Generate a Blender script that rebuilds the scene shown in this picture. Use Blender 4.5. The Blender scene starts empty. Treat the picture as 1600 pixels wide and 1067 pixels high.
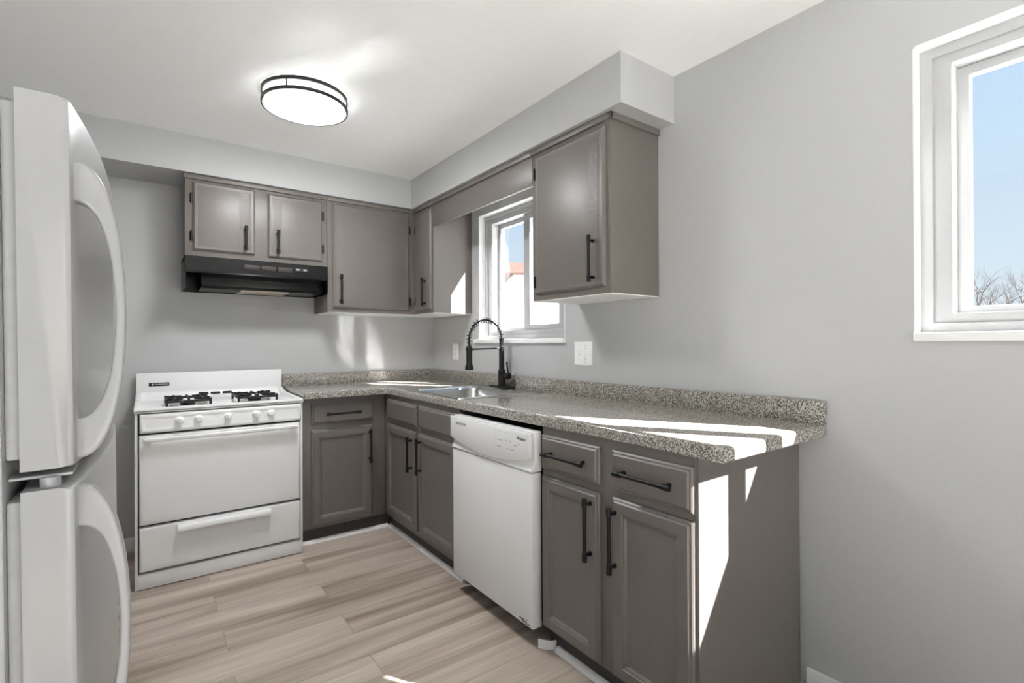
import bpy, bmesh, math, random
from mathutils import Vector, Matrix
random.seed(7)
PI = math.pi
scene = bpy.context.scene
COL = scene.collection

# ------------------------------------------------------------------ camera
F_PX, CAM = 780.55, Vector((-1.9349, -3.7614, 1.2371))
YAW, PITCH, ROLL = -0.6316, 0.0030, -0.0046
_r = Vector((math.cos(YAW), math.sin(YAW), 0)); _f = Vector((-math.sin(YAW), math.cos(YAW), 0)); _u = Vector((0, 0, 1))
_F = _f*math.cos(PITCH)+_u*math.sin(PITCH); _U = -_f*math.sin(PITCH)+_u*math.cos(PITCH)
_R = _r*math.cos(ROLL)+_U*math.sin(ROLL); _U2 = -_r*math.sin(ROLL)+_U*math.cos(ROLL)
cd = bpy.data.cameras.new('camera'); cam = bpy.data.objects.new('camera', cd); COL.objects.link(cam)
cd.sensor_width = 36.0; cd.lens = 36.0*F_PX/1600.0; cd.clip_start = 0.02; cd.clip_end = 400
m = Matrix((_R, _U2, -_F)).transposed().to_4x4(); m.translation = CAM
cam.matrix_world = m
scene.camera = cam

# ------------------------------------------------------------------ light and exposure
scene.view_settings.view_transform = 'Standard'; scene.view_settings.look = 'None'
scene.view_settings.gamma = 1.0; scene.view_settings.use_curve_mapping = False
scene.view_settings.exposure = 1.25
scene.cycles.use_denoising = True
scene.cycles.max_bounces = 10; scene.cycles.diffuse_bounces = 6; scene.cycles.transparent_max_bounces = 12
scene.cycles.sample_clamp_indirect = 0.0; scene.cycles.blur_glossy = 0.1

SUN_DIR = Vector((-1.0, 1.63, -1.45))
SUN_STRENGTH = 26.0
LAMP_EMIT = 34.0
SKY_STRENGTH = 0.43
sl = bpy.data.lights.new('sun', 'SUN'); sl.energy = SUN_STRENGTH; sl.angle = math.radians(0.53); sl.color = (1.0, 1.0, 1.0)
so = bpy.data.objects.new('sun', sl); COL.objects.link(so); so.location = (8, -14, 12)
so.rotation_euler = SUN_DIR.to_track_quat('-Z', 'Y').to_euler()

w = bpy.data.worlds.new('sky'); scene.world = w; w.use_nodes = True
nt = w.node_tree; nt.nodes.clear()
out = nt.nodes.new('ShaderNodeOutputWorld'); bg = nt.nodes.new('ShaderNodeBackground')
tc = nt.nodes.new('ShaderNodeTexCoord'); sx = nt.nodes.new('ShaderNodeSeparateXYZ'); cr = nt.nodes.new('ShaderNodeValToRGB')
nt.links.new(tc.outputs['Generated'], sx.inputs[0]); nt.links.new(sx.outputs['Z'], cr.inputs[0])
nt.links.new(cr.outputs[0], bg.inputs[0]); nt.links.new(bg.outputs[0], out.inputs[0])
e = cr.color_ramp.elements
e[0].position = 0.0; e[0].color = (0.86, 0.90, 0.95, 1)
e[1].position = 1.0; e[1].color = (0.26, 0.48, 0.88, 1)
k = e.new(0.10); k.color = (0.76, 0.89, 1.0, 1)
k = e.new(0.42); k.color = (0.52, 0.74, 1.0, 1)
bg.inputs[1].default_value = SKY_STRENGTH

# ------------------------------------------------------------------ materials
def mat(name, col=(0.8, 0.8, 0.8), rough=0.5, metal=0.0, spec=0.5, coat=0.0):
    M = bpy.data.materials.new(name); M.use_nodes = True
    b = M.node_tree.nodes['Principled BSDF']
    b.inputs['Base Color'].default_value = (*col, 1); b.inputs['Roughness'].default_value = rough
    b.inputs['Metallic'].default_value = metal; b.inputs['Specular IOR Level'].default_value = spec
    b.inputs['Coat Weight'].default_value = coat
    return M
def nodes(M): return M.node_tree, M.node_tree.nodes, M.node_tree.links, M.node_tree.nodes['Principled BSDF']
def objcoord(t, scale=(1, 1, 1), rot=(0, 0, 0)):
    c = t.nodes.new('ShaderNodeTexCoord'); mp = t.nodes.new('ShaderNodeMapping')
    mp.inputs['Scale'].default_value = scale; mp.inputs['Rotation'].default_value = rot
    t.links.new(c.outputs['Object'], mp.inputs[0]); return mp.outputs[0]
def noisy(M, scale=40.0, bump=0.05, var=0.03, stretch=(1, 1, 1), dist=0.004):
    """fine surface relief and a touch of tone variation"""
    t, n, l, b = nodes(M)
    v = objcoord(t, stretch)
    nz = n.new('ShaderNodeTexNoise'); nz.inputs['Scale'].default_value = scale; nz.inputs['Detail'].default_value = 4
    l.new(v, nz.inputs['Vector'])
    if bump:
        bp = n.new('ShaderNodeBump'); bp.inputs['Strength'].default_value = bump; bp.inputs['Distance'].default_value = dist
        l.new(nz.outputs[0], bp.inputs['Height']); l.new(bp.outputs[0], b.inputs['Normal'])
    if var:
        base = b.inputs['Base Color'].default_value[:]
        r = n.new('ShaderNodeValToRGB')
        r.color_ramp.elements[0].position = .3; r.color_ramp.elements[1].position = .7
        r.color_ramp.elements[0].color = tuple(c*(1-var) for c in base[:3])+(1,)
        r.color_ramp.elements[1].color = tuple(min(1, c*(1+var)) for c in base[:3])+(1,)
        l.new(nz.outputs[0], r.inputs[0]); l.new(r.outputs[0], b.inputs['Base Color'])
    return M

M_wall = noisy(mat('grey_wall_paint', (0.455, 0.455, 0.453), 0.55, spec=0.3), 55, 0.10, 0.01)
M_ceil = noisy(mat('white_ceiling_paint', (0.90, 0.90, 0.89), 0.7, spec=0.2), 35, 0.12, 0.01)
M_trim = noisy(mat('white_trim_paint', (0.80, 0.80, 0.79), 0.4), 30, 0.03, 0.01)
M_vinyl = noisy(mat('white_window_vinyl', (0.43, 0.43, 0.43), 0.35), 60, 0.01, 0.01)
M_cab = noisy(mat('taupe_cabinet_paint', (0.150, 0.132, 0.119), 0.40, spec=0.5), 70, 0.05, 0.03, (1, 1, .35))
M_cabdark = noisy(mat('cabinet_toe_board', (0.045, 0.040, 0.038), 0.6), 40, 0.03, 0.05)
M_under = noisy(mat('white_cabinet_underside', (0.78, 0.77, 0.75), 0.5), 40, 0.03, 0.02)
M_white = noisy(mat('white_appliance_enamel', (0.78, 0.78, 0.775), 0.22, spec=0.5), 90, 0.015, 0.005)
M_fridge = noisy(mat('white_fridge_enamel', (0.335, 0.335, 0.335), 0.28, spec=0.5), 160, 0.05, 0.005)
M_plastic = noisy(mat('white_plastic', (0.80, 0.80, 0.79), 0.35), 80, 0.01, 0.01)
M_gasket = noisy(mat('grey_door_gasket', (0.33, 0.33, 0.33), 0.6), 40, 0.03, 0.05)
M_darkgap = noisy(mat('dark_seam', (0.012, 0.012, 0.012), 0.7), 40, 0.0, 0.1)
M_black = noisy(mat('matte_black_metal', (0.007, 0.0065, 0.0065), 0.42, spec=0.35), 120, 0.02, 0.1)
M_iron = noisy(mat('black_cast_iron', (0.012, 0.012, 0.013), 0.5), 200, 0.15, 0.1)
M_hood = noisy(mat('black_hood_enamel', (0.005, 0.005, 0.005), 0.26, spec=0.3), 90, 0.01, 0.05)
M_grille = noisy(mat('brown_black_grille', (0.020, 0.013, 0.012), 0.5), 300, .3, .3)
M_steel = noisy(mat('brushed_stainless', (0.52, 0.52, 0.52), 0.26, metal=1.0), 60, 0.03, 0.04, (1, 12, 12))
M_mesh = noisy(mat('brass_mesh_lens', (0.50, 0.44, 0.34), 0.4, metal=0.4), 400, 0.6, 0.35)
M_bronze = noisy(mat('dark_bronze_metal', (0.03, 0.028, 0.026), 0.4, metal=0.5), 90, 0.02, 0.1)
M_greymark = noisy(mat('grey_print', (0.10, 0.10, 0.10), 0.4), 60, 0, 0.05)
M_palemark = noisy(mat('pale_grey_print', (0.42, 0.42, 0.42), 0.4), 60, 0, 0.05)
M_silver = noisy(mat('silver_print', (0.45, 0.45, 0.45), 0.35), 60, 0, 0.05)
M_scuff = noisy(mat('rusty_scuff', (0.10, 0.095, 0.10), 0.7), 150, 0.2, 0.6)

def granite():
    M = mat('speckled_granite_laminate', (0.3, 0.28, 0.25), 0.12, spec=0.65)
    t, n, l, b = nodes(M); v = objcoord(t)
    nz = n.new('ShaderNodeTexNoise'); nz.inputs['Scale'].default_value = 215; nz.inputs['Detail'].default_value = 3; nz.inputs['Roughness'].default_value = .65
    l.new(v, nz.inputs['Vector'])
    r = n.new('ShaderNodeValToRGB'); el = r.color_ramp.elements
    el[0].position = .33; el[0].color = (0.020, 0.017, 0.014, 1)
    el[1].position = .72; el[1].color = (0.74, 0.71, 0.65, 1)
    q = el.new(.42); q.color = (0.125, 0.113, 0.098, 1)
    q = el.new(.50); q.color = (0.32, 0.298, 0.265, 1)
    q = el.new(.58); q.color = (0.50, 0.472, 0.428, 1)
    l.new(nz.outputs[0], r.inputs[0])
    vz = n.new('ShaderNodeTexVoronoi'); vz.inputs['Scale'].default_value = 260
    l.new(v, vz.inputs['Vector'])
    r2 = n.new('ShaderNodeValToRGB'); r2.color_ramp.interpolation = 'CONSTANT'
    r2.color_ramp.elements[0].color = (0.35, 0.33, 0.3, 1); r2.color_ramp.elements[1].position = .28; r2.color_ramp.elements[1].color = (1, 1, 1, 1)
    sep = n.new('ShaderNodeSeparateColor'); l.new(vz.outputs['Color'], sep.inputs[0]); l.new(sep.outputs[0], r2.inputs[0])
    mx = n.new('ShaderNodeMix'); mx.data_type = 'RGBA'; mx.blend_type = 'MULTIPLY'; mx.inputs[0].default_value = .75
    l.new(r.outputs[0], mx.inputs[6]); l.new(r2.outputs[0], mx.inputs[7])
    l.new(mx.outputs[2], b.inputs['Base Color'])
    return M
M_granite = granite()

def planks():
    M = mat('oak_vinyl_planks', (0.35, 0.28, 0.22), 0.36, spec=0.4)
    t, n, l, b = nodes(M); v = objcoord(t)
    br = n.new('ShaderNodeTexBrick'); br.offset = .37; br.offset_frequency = 2
    br.inputs['Scale'].default_value = 1.0; br.inputs['Brick Width'].default_value = 1.22; br.inputs['Row Height'].default_value = .182
    br.inputs['Mortar Size'].default_value = .0012; br.inputs['Mortar Smooth'].default_value = .3; br.inputs['Bias'].default_value = 0
    br.inputs['Color1'].default_value = (0, 0, 0, 1); br.inputs['Color2'].default_value = (1, 1, 1, 1); br.inputs['Mortar'].default_value = (.5, .5, .5, 1)
    l.new(v, br.inputs['Vector'])
    # every plank shifts the grain to another part of the noise
    sc = n.new('ShaderNodeVectorMath'); sc.operation = 'SCALE'; sc.inputs['Scale'].default_value = 9.0
    l.new(br.outputs['Color'], sc.inputs[0])
    ad = n.new('ShaderNodeVectorMath'); ad.operation = 'ADD'; l.new(v, ad.inputs[0]); l.new(sc.outputs[0], ad.inputs[1])
    mp = n.new('ShaderNodeMapping'); mp.inputs['Scale'].default_value = (.55, 8.5, 1); l.new(ad.outputs[0], mp.inputs[0])
    g1 = n.new('ShaderNodeTexNoise'); g1.inputs['Scale'].default_value = 1.0; g1.inputs['Detail'].default_value = 6; g1.inputs['Distortion'].default_value = .9
    l.new(mp.outputs[0], g1.inputs['Vector'])
    mp2 = n.new('ShaderNodeMapping'); mp2.inputs['Scale'].default_value = (3.5, 90, 1); l.new(ad.outputs[0], mp2.inputs[0])
    g2 = n.new('ShaderNodeTexNoise'); g2.inputs['Scale'].default_value = 1.0; g2.inputs['Detail'].default_value = 4
    l.new(mp2.outputs[0], g2.inputs['Vector'])
    r = n.new('ShaderNodeValToRGB'); el = r.color_ramp.elements
    el[0].position = .33; el[0].color = (0.255, 0.198, 0.157, 1)
    el[1].position = .66; el[1].color = (0.520, 0.445, 0.380, 1)
    q = el.new(.48); q.color = (0.405, 0.335, 0.280, 1)
    l.new(g1.outputs[0], r.inputs[0])
    mx = n.new('ShaderNodeMix'); mx.data_type = 'RGBA'; mx.blend_type = 'OVERLAY'; mx.inputs[0].default_value = .28
    l.new(r.outputs[0], mx.inputs[6]); l.new(g2.outputs[0], mx.inputs[7])
    tone = n.new('ShaderNodeValToRGB'); tone.color_ramp.elements[0].color = (.88, .875, .87, 1); tone.color_ramp.elements[1].color = (1.04, 1.04, 1.04, 1)
    l.new(br.outputs['Color'], tone.inputs[0])
    m2 = n.new('ShaderNodeMix'); m2.data_type = 'RGBA'; m2.blend_type = 'MULTIPLY'; m2.inputs[0].default_value = 1
    l.new(mx.outputs[2], m2.inputs[6]); l.new(tone.outputs[0], m2.inputs[7])
    m3 = n.new('ShaderNodeMix'); m3.data_type = 'RGBA'; m3.inputs[7].default_value = (0.10, 0.075, 0.058, 1)
    ms = n.new('ShaderNodeMath'); ms.operation = 'MULTIPLY'; ms.inputs[1].default_value = .55
    l.new(br.outputs['Fac'], ms.inputs[0]); l.new(ms.outputs[0], m3.inputs[0]); l.new(m2.outputs[2], m3.inputs[6])
    l.new(m3.outputs[2], b.inputs['Base Color'])
    bp = n.new('ShaderNodeBump'); bp.inputs['Strength'].default_value = .12; bp.inputs['Distance'].default_value = .002
    l.new(g2.outputs[0], bp.inputs['Height']); l.new(bp.outputs[0], b.inputs['Normal'])
    return M
M_floor = planks()

def glass():
    M = bpy.data.materials.new('clear_window_glass'); M.use_nodes = True
    t = M.node_tree; t.nodes.clear()
    o = t.nodes.new('ShaderNodeOutputMaterial'); mx = t.nodes.new('ShaderNodeMixShader')
    a = t.nodes.new('ShaderNodeBsdfTransparent'); g = t.nodes.new('ShaderNodeBsdfGlossy'); g.inputs['Roughness'].default_value = .02
    a.inputs[0].default_value = (.97, .98, .98, 1)
    mx.inputs[0].default_value = .05
    t.links.new(a.outputs[0], mx.inputs[1]); t.links.new(g.outputs[0], mx.inputs[2]); t.links.new(mx.outputs[0], o.inputs[0])
    return M
M_glass = glass()

def emit(name, col, s):
    M = mat(name, (.9, .9, .9), .4); b = M.node_tree.nodes['Principled BSDF']
    b.inputs['Emission Color'].default_value = (*col, 1); b.inputs['Emission Strength'].default_value = s
    return M
M_lamp = emit('lit_white_diffuser', (0.965, 0.985, 1.0), LAMP_EMIT)
M_lampside = emit('lit_white_side_band', (0.965, 0.985, 1.0), LAMP_EMIT*.07)

def siding():
    M = mat('white_lap_siding', (.27, .262, .255), .6)
    t, n, l, b = nodes(M); v = objcoord(t)
    wv = n.new('ShaderNodeTexWave'); wv.bands_direction = 'Z'; wv.wave_profile = 'SAW'; wv.inputs['Scale'].default_value = 1.6
    l.new(v, wv.inputs['Vector'])
    bp = n.new('ShaderNodeBump'); bp.inputs['Strength'].default_value = .5; bp.inputs['Distance'].default_value = .02
    l.new(wv.outputs[0], bp.inputs['Height']); l.new(bp.outputs[0], b.inputs['Normal']); return M
M_siding = siding()
M_roof = noisy(mat('red_brown_roof_shingle', (.085, .042, .032), .8), 12, .3, .2)
M_bark = noisy(mat('grey_brown_bark', (.045, .038, .036), .9), 30, .3, .2)
M_ground = noisy(mat('pale_bounce_ground', (.66, .655, .64), .9), 2.0, .1, .05)  # unseen ground, made pale to bounce sun up to the ceiling

# ------------------------------------------------------------------ mesh helpers
class MB:
    """collects shapes, then becomes ONE mesh object"""
    def __init__(self): self.bm = bmesh.new()
    def _take(self, tmp, M=None):
        if M is not None: tmp.transform(M)
        me = bpy.data.meshes.new('tmp'); tmp.to_mesh(me); tmp.free(); self.bm.from_mesh(me); bpy.data.meshes.remove(me); return self
    def box(self, x0, x1, y0, y1, z0, z1, bev=0.0, seg=2, M=None):
        t = bmesh.new(); bmesh.ops.create_cube(t, size=1)
        for v in t.verts:
            v.co = Vector(((x0+x1)/2+v.co.x*abs(x1-x0), (y0+y1)/2+v.co.y*abs(y1-y0), (z0+z1)/2+v.co.z*abs(z1-z0)))
        if bev: bmesh.ops.bevel(t, geom=t.edges[:], offset=bev, segments=seg, profile=.5, affect='EDGES', clamp_overlap=True)
        return self._take(t, M)
    def cyl(self, p0, p1, r0, r1=None, n=16, caps=True):
        p0, p1 = Vector(p0), Vector(p1); r1 = r0 if r1 is None else r1
        t = bmesh.new(); d = p1-p0
        bmesh.ops.create_cone(t, cap_ends=caps, segments=n, radius1=r0, radius2=r1, depth=d.length)
        Mx = Matrix.Translation((p0+p1)/2) @ d.to_track_quat('Z', 'Y').to_matrix().to_4x4()
        return self._take(t, Mx)
    def lathe(self, prof, origin=(0, 0, 0), axis=(0, 0, 1), n=32):
        """prof: list of (radius, height)"""
        t = bmesh.new(); rings = []
        for r, h in prof:
            if r < 1e-6: rings.append([t.verts.new((0, 0, h))])
            else: rings.append([t.verts.new((r*math.cos(2*PI*i/n), r*math.sin(2*PI*i/n), h)) for i in range(n)])
        for a, b in zip(rings, rings[1:]):
            for i in range(n):
                j = (i+1) % n
                if len(a) == 1 and len(b) == 1: continue
                if len(a) == 1: t.faces.new((a[0], b[i], b[j]))
                elif len(b) == 1: t.faces.new((a[i], a[j], b[0]))
                else: t.faces.new((a[i], a[j], b[j], b[i]))
        bmesh.ops.recalc_face_normals(t, faces=t.faces[:])
        Mx = Matrix.Translation(Vector(origin)) @ Vector(axis).to_track_quat('Z', 'Y').to_matrix().to_4x4()
        return self._take(t, Mx)
    def tube(self, pts, rad, n=10, closed=False):
        pts = [Vector(p) for p in pts]; t = bmesh.new(); rings = []; N = len(pts)
        rad = rad if isinstance(rad, (list, tuple)) else [rad]*N
        prev = None
        for i, p in enumerate(pts):
            a = pts[i-1] if (i > 0 or closed) else pts[i]; b = pts[(i+1) % N] if (i < N-1 or closed) else pts[i]
            d = (b-a).normalized()
            if prev is None:
                s = d.cross(Vector((0, 0, 1)));
                if s.length < 1e-4: s = d.cross(Vector((1, 0, 0)))
            else: s = prev - d*prev.dot(d)
            s.normalize(); prev = s; q = d.cross(s)
            rings.append([t.verts.new(p+(s*math.cos(2*PI*k/n)+q*math.sin(2*PI*k/n))*rad[i]) for k in range(n)])
        lim = N if closed else N-1
        for i in range(lim):
            a, b = rings[i], rings[(i+1) % N]
            for k in range(n): t.faces.new((a[k], a[(k+1) % n], b[(k+1) % n], b[k]))
        if not closed: t.faces.new(rings[0][::-1]); t.faces.new(rings[-1])
        bmesh.ops.recalc_face_normals(t, faces=t.faces[:])
        return self._take(t)
    def prism(self, poly, d0, d1, axes='xz', bev=0.0, seg=2):
        """poly in the plane of two axes, extruded along the third from d0 to d1"""
        t = bmesh.new()
        def P(a, b, d):
            return {'xz': (a, d, b), 'yz': (d, a, b), 'xy': (a, b, d)}[axes]
        A = [t.verts.new(P(a, b, d0)) for a, b in poly]; B = [t.verts.new(P(a, b, d1)) for a, b in poly]
        n = len(poly); t.faces.new(A); t.faces.new(B[::-1])
        for i in range(n): t.faces.new((A[i], B[i], B[(i+1) % n], A[(i+1) % n]))
        bmesh.ops.recalc_face_normals(t, faces=t.faces[:])
        if bev: bmesh.ops.bevel(t, geom=t.edges[:], offset=bev, segments=seg, profile=.5, affect='EDGES', clamp_overlap=True)
        return self._take(t)
    def rings(self, face, a0, a1, z0, z1, plane, prof, back=True):
        """concentric rectangles (inset, depth) stepping out of a plane; face 'R' looks to -x, 'B' looks to -y"""
        t = bmesh.new(); L = []
        for ins, d in prof:
            c = [(a0+ins, z0+ins), (a1-ins, z0+ins), (a1-ins, z1-ins), (a0+ins, z1-ins)]
            L.append([t.verts.new((plane-d, a, z) if face == 'R' else (a, plane-d, z)) for a, z in c])
        for A, B in zip(L, L[1:]):
            for i in range(4): t.faces.new((A[i], A[(i+1) % 4], B[(i+1) % 4], B[i]))
        if back: t.faces.new(L[0][::-1])
        t.faces.new(L[-1])
        bmesh.ops.recalc_face_normals(t, faces=t.faces[:])
        return self._take(t)
    def frame(self, x0, x1, y0, y1, z0, z1, wy, wz, bev=.003):
        """a rectangular frame in the y-z plane, x0..x1 thick, with members wy and wz wide"""
        t = bmesh.new(); L = []
        for x in (x0, x1):
            for iy, iz in ((0, 0), (wy, wz)):
                L.append([t.verts.new((x, a, q)) for a, q in ((y0+iy, z0+iz), (y1-iy, z0+iz), (y1-iy, z1-iz), (y0+iy, z1-iz))])
        a, b, c_, d = L
        for P, Q in ((a, b), (c_, d), (a, c_), (b, d)):
            for i in range(4): t.faces.new((P[i], P[(i+1) % 4], Q[(i+1) % 4], Q[i]))
        bmesh.ops.recalc_face_normals(t, faces=t.faces[:])
        if bev: bmesh.ops.bevel(t, geom=t.edges[:], offset=bev, segments=2, profile=.5, affect='EDGES', clamp_overlap=True)
        return self._take(t)
    def raw(self, verts, faces):
        t = bmesh.new(); V = [t.verts.new(v) for v in verts]
        for f in faces: t.faces.new([V[i] for i in f])
        bmesh.ops.recalc_face_normals(t, faces=t.faces[:])
        return self._take(t)
    def build(self, name, material, parent=None, smooth=35):
        me = bpy.data.meshes.new(name); self.bm.to_mesh(me); self.bm.free()
        me.materials.append(material)
        if smooth:
            for p in me.polygons: p.use_smooth = True
            me.set_sharp_from_angle(angle=math.radians(smooth))
        o = bpy.data.objects.new(name, me); COL.objects.link(o)
        if parent is not None:
            o.parent = parent
            o.matrix_parent_inverse = chain(parent).inverted()
        return o
def chain(o):
    M = o.matrix_basis.copy()
    while o.parent: M = o.parent.matrix_basis @ o.matrix_parent_inverse @ M if False else o.parent.matrix_basis @ o.matrix_parent_inverse @ M; o = o.parent
    return M
def thing(name, label, cat, loc, group=None):
    o = bpy.data.objects.new(name, None); COL.objects.link(o); o.location = loc; o.empty_display_size = .1
    o['label'] = label; o['category'] = cat
    if group: o['group'] = group
    return o
def struct(o, label=None):
    o['kind'] = 'structure'
    if label: o['label'] = label
    return o
def root_struct(name, loc, label=None):
    o = bpy.data.objects.new(name, None); COL.objects.link(o); o.location = loc; return struct(o, label)
def text_mesh(body, name, size, material, parent, M, shear=0.0, ext=0.0004):
    c = bpy.data.curves.new('t', 'FONT'); c.body = body; c.size = size; c.shear = shear; c.extrude = ext; c.align_x = 'CENTER'; c.align_y = 'CENTER'
    tmp = bpy.data.objects.new('t', c); COL.objects.link(tmp)
    dg = bpy.context.evaluated_depsgraph_get()
    me = bpy.data.meshes.new_from_object(tmp.evaluated_get(dg)); bpy.data.objects.remove(tmp); bpy.data.curves.remove(c)
    me.transform(M); me.materials.clear(); me.materials.append(material); me.name = name
    o = bpy.data.objects.new(name, me); COL.objects.link(o)
    o.parent = parent; o.matrix_parent_inverse = chain(parent).inverted()
    return o
FACE_R = Matrix(((0, 0, -1), (-1, 0, 0), (0, 1, 0))).to_4x4()     # text lying in a face that looks to -x
FACE_B = Matrix(((1, 0, 0), (0, 0, -1), (0, 1, 0))).to_4x4()      # text in a face that looks to -y

# ------------------------------------------------------------------ room shell
XL, YR, ZC = -2.75, -6.4, 2.442
WT = .20
def wall_boxes(mb, axis, c0, c1, a0, a1, z0, z1, holes):
    """a wall slab between c0,c1 running a0..a1 with rectangular holes (b0,b1,h0,h1)"""
    def bx(s0, s1, q0, q1):
        if axis == 'y': mb.box(c0, c1, s0, s1, q0, q1)
        else: mb.box(s0, s1, c0, c1, q0, q1)
    p = a0
    for b0, b1, h0, h1 in sorted(holes):
        if b0 > p: bx(p, b0, z0, z1)
        if h0 > z0: bx(b0, b1, z0, h0)
        bx(b0, b1, h1, z1); p = b1
    if p < a1: bx(p, a1, z0, z1)
K = dict(y0=-1.632, y1=-.717, z0=1.252, z1=2.150)      # window over the sink
D = dict(y0=-4.315, y1=-3.245, z0=1.252, z1=2.155)     # window at the right
struct(MB().box(XL-.2, WT, YR-.2, .2, -.12, 0).build('floor', M_floor, smooth=0))
struct(MB().box(XL-.2, WT, YR-.2, .2, ZC, ZC+.15).build('ceiling', M_ceil, smooth=0))
b = MB(); wall_boxes(b, 'x', 0, .2, XL, 0, 0, ZC, []); struct(b.build('wall_back', M_wall, smooth=0))
b = MB(); wall_boxes(b, 'y', 0, WT, YR, .2, 0, ZC, [(K['y0'], K['y1'], K['z0'], K['z1']), (D['y0'], D['y1'], D['z0'], D['z1'])])
struct(b.build('wall_right', M_wall, smooth=0))
b = MB(); wall_boxes(b, 'y', XL-.2, XL, YR, .2, 0, ZC, [(-5.9, -3.7, .02, 2.12)]); struct(b.build('wall_left', M_wall, smooth=0))
b = MB(); wall_boxes(b, 'x', YR-.2, YR, XL-.2, WT, 0, ZC, [(-1.55, -.15, 0.02, 2.12)]); struct(b.build('wall_rear', M_wall, smooth=0))
# soffit above the wall cabinets
b = MB(); b.prism([(XL, 0), (XL, -.3556), (-.3556, -.3556), (-.3556, -2.370), (0, -2.370), (0, 0)], 2.229, ZC, 'xy')
struct(b.build('trim_1', M_wall, smooth=0), 'boxed soffit painted grey above the wall cabinets')
# baseboards and quarter rounds
struct(MB().box(-.014, 0, YR, -2.925, 0, .060, .004).build('baseboard_right', M_trim))
struct(MB().box(XL, -1.995, -.014, 0, 0, .085, .004).build('baseboard_back', M_trim))
def quarter(pts_a, pts_b, n, r=.019):
    pass
def quarter_round(p0, p1, nx, ny, r=.021):
    """quarter-round moulding from p0 to p1 on the floor; (nx, ny) points away from the toe board"""
    poly = [(0, 0)]+[(r*math.cos(i*PI/12), r*math.sin(i*PI/12)) for i in range(7)]
    A = [(p0[0]+nx*a, p0[1]+ny*a, h) for a, h in poly]; B = [(p1[0]+nx*a, p1[1]+ny*a, h) for a, h in poly]
    n = len(poly)
    return MB().raw(A+B, [list(range(n)), list(range(n, 2*n))[::-1]]+[[i, (i+1) % n, n+(i+1) % n, n+i] for i in range(n)])
struct(quarter_round((-1.178, -.516, 0), (-.618, -.516, 0), 0, -1).build('trim_2', M_trim), 'white quarter round at the foot of the cabinet by the range')
struct(quarter_round((-.600, -.535, 0), (-.600, -1.52, 0), -1, 0).build('trim_3', M_trim), 'white quarter round at the foot of the sink cabinet')
struct(quarter_round((-.600, -2.245, 0), (-.600, -2.905, 0), -1, 0).build('trim_4', M_trim), 'white quarter round at the foot of the two door base cabinet')
# bent scrap of white vinyl base beside the dishwasher
b = MB(); prof = [(-.600, -2.232), (-.622, -2.225), (-.640, -2.205), (-.655, -2.182)]
V = []; 
for (x, y) in prof: V += [(x, y, 0.0), (x, y, .036), (x+.004, y+.003, .036), (x+.004, y+.003, 0.0)]
Fc = []
for i in range(3):
    q = 4*i
    for j in range(4): Fc.append([q+j, q+(j+1) % 4, q+4+(j+1) % 4, q+4+j])
Fc += [[0, 1, 2, 3], [12, 13, 14, 15]]
b.raw(V, Fc); struct(b.build('trim_5', M_trim), 'short bent scrap of white base moulding beside the dishwasher')

def window(name, W, label, ext, proud):
    y0, y1, z0, z1 = W['y0'], W['y1'], W['z0'], W['z1']; mid = (y0+y1)/2
    r = root_struct(name, (0, mid, z0), label)
    # plaster return lining, white
    b = MB(); t = .004
    b.box(-.001, .16, y1-t, y1+.0005, z0, z1); b.box(-.001, .16, y0-.0005, y0+t, z0, z1); b.box(-.001, .16, y0, y1, z1-t, z1+.0005)
    b.build('reveal', M_trim, r, 0)
    MB().box(-proud, .075, y0-.004, y1+ext, z0-.016, z0+.012, .004).build('sill', M_trim, r)
    # fixed vinyl frame
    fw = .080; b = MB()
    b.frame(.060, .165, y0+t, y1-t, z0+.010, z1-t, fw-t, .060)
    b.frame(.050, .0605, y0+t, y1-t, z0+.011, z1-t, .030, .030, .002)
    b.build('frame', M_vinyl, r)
    fz0, fz1 = z0+.068, z1-.070
    def sash(a0, a1, x0, x1, lo, hi, stile, rail):
        b = MB(); b.frame(x0, x1, a0, a1, lo, hi, stile, rail)
        s = b.build('sash', M_vinyl, r)
        xm = (x0+x1)/2
        MB().box(xm-.002, xm+.002, a0+stile-.006, a1-stile+.006, lo+rail-.006, hi-rail+.006).build('pane', M_glass, s, 0)
        return s
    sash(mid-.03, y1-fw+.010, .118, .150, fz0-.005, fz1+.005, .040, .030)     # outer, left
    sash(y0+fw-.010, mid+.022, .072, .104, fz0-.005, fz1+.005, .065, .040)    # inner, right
    return r
window('window_1', K, 'white sliding window over the sink', .050, .022)
window('window_2', D, 'white sliding window at the right edge looking at a bare tree', .002, .012)
# rear sliding glass door, unseen, added behind the camera for daylight fill
r = root_struct('added_door_1', (-1.4, YR, 0), 'added sliding glass door in the wall behind, for daylight fill')
b = MB(); 
for x in (-1.55, -.88, -.21): b.box(x, x+.06, YR-.12, YR-.04, .02, 2.12, .004)
b.box(-1.55, -.15, YR-.12, YR-.04, 2.06, 2.12, .004); b.box(-1.55, -.15, YR-.12, YR-.04, .02, .09, .004)
b.build('frame', M_vinyl, r)
for x in (-1.50, -.83): MB().box(x, x+.63, YR-.083, YR-.077, .08, 2.07).build('pane', M_glass, r, 0)

r = root_struct('added_door_2', (XL, -4.8, 0), 'added sliding glass door in the left wall behind the camera, for daylight fill')  # out of view, added so daylight from the left brightens wall and ceiling
b = MB()
for y in (-5.9, -4.83, -3.76): b.box(XL-.12, XL-.04, y, y+.06, .02, 2.12, .004)
b.box(XL-.12, XL-.04, -5.9, -3.7, 2.06, 2.12, .004); b.box(XL-.12, XL-.04, -5.9, -3.7, .02, .09, .004)
b.build('frame', M_vinyl, r)
for y in (-5.85, -4.78): MB().box(XL-.083, XL-.077, y, y+1.03, .08, 2.07).build('pane', M_glass, r, 0)

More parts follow.
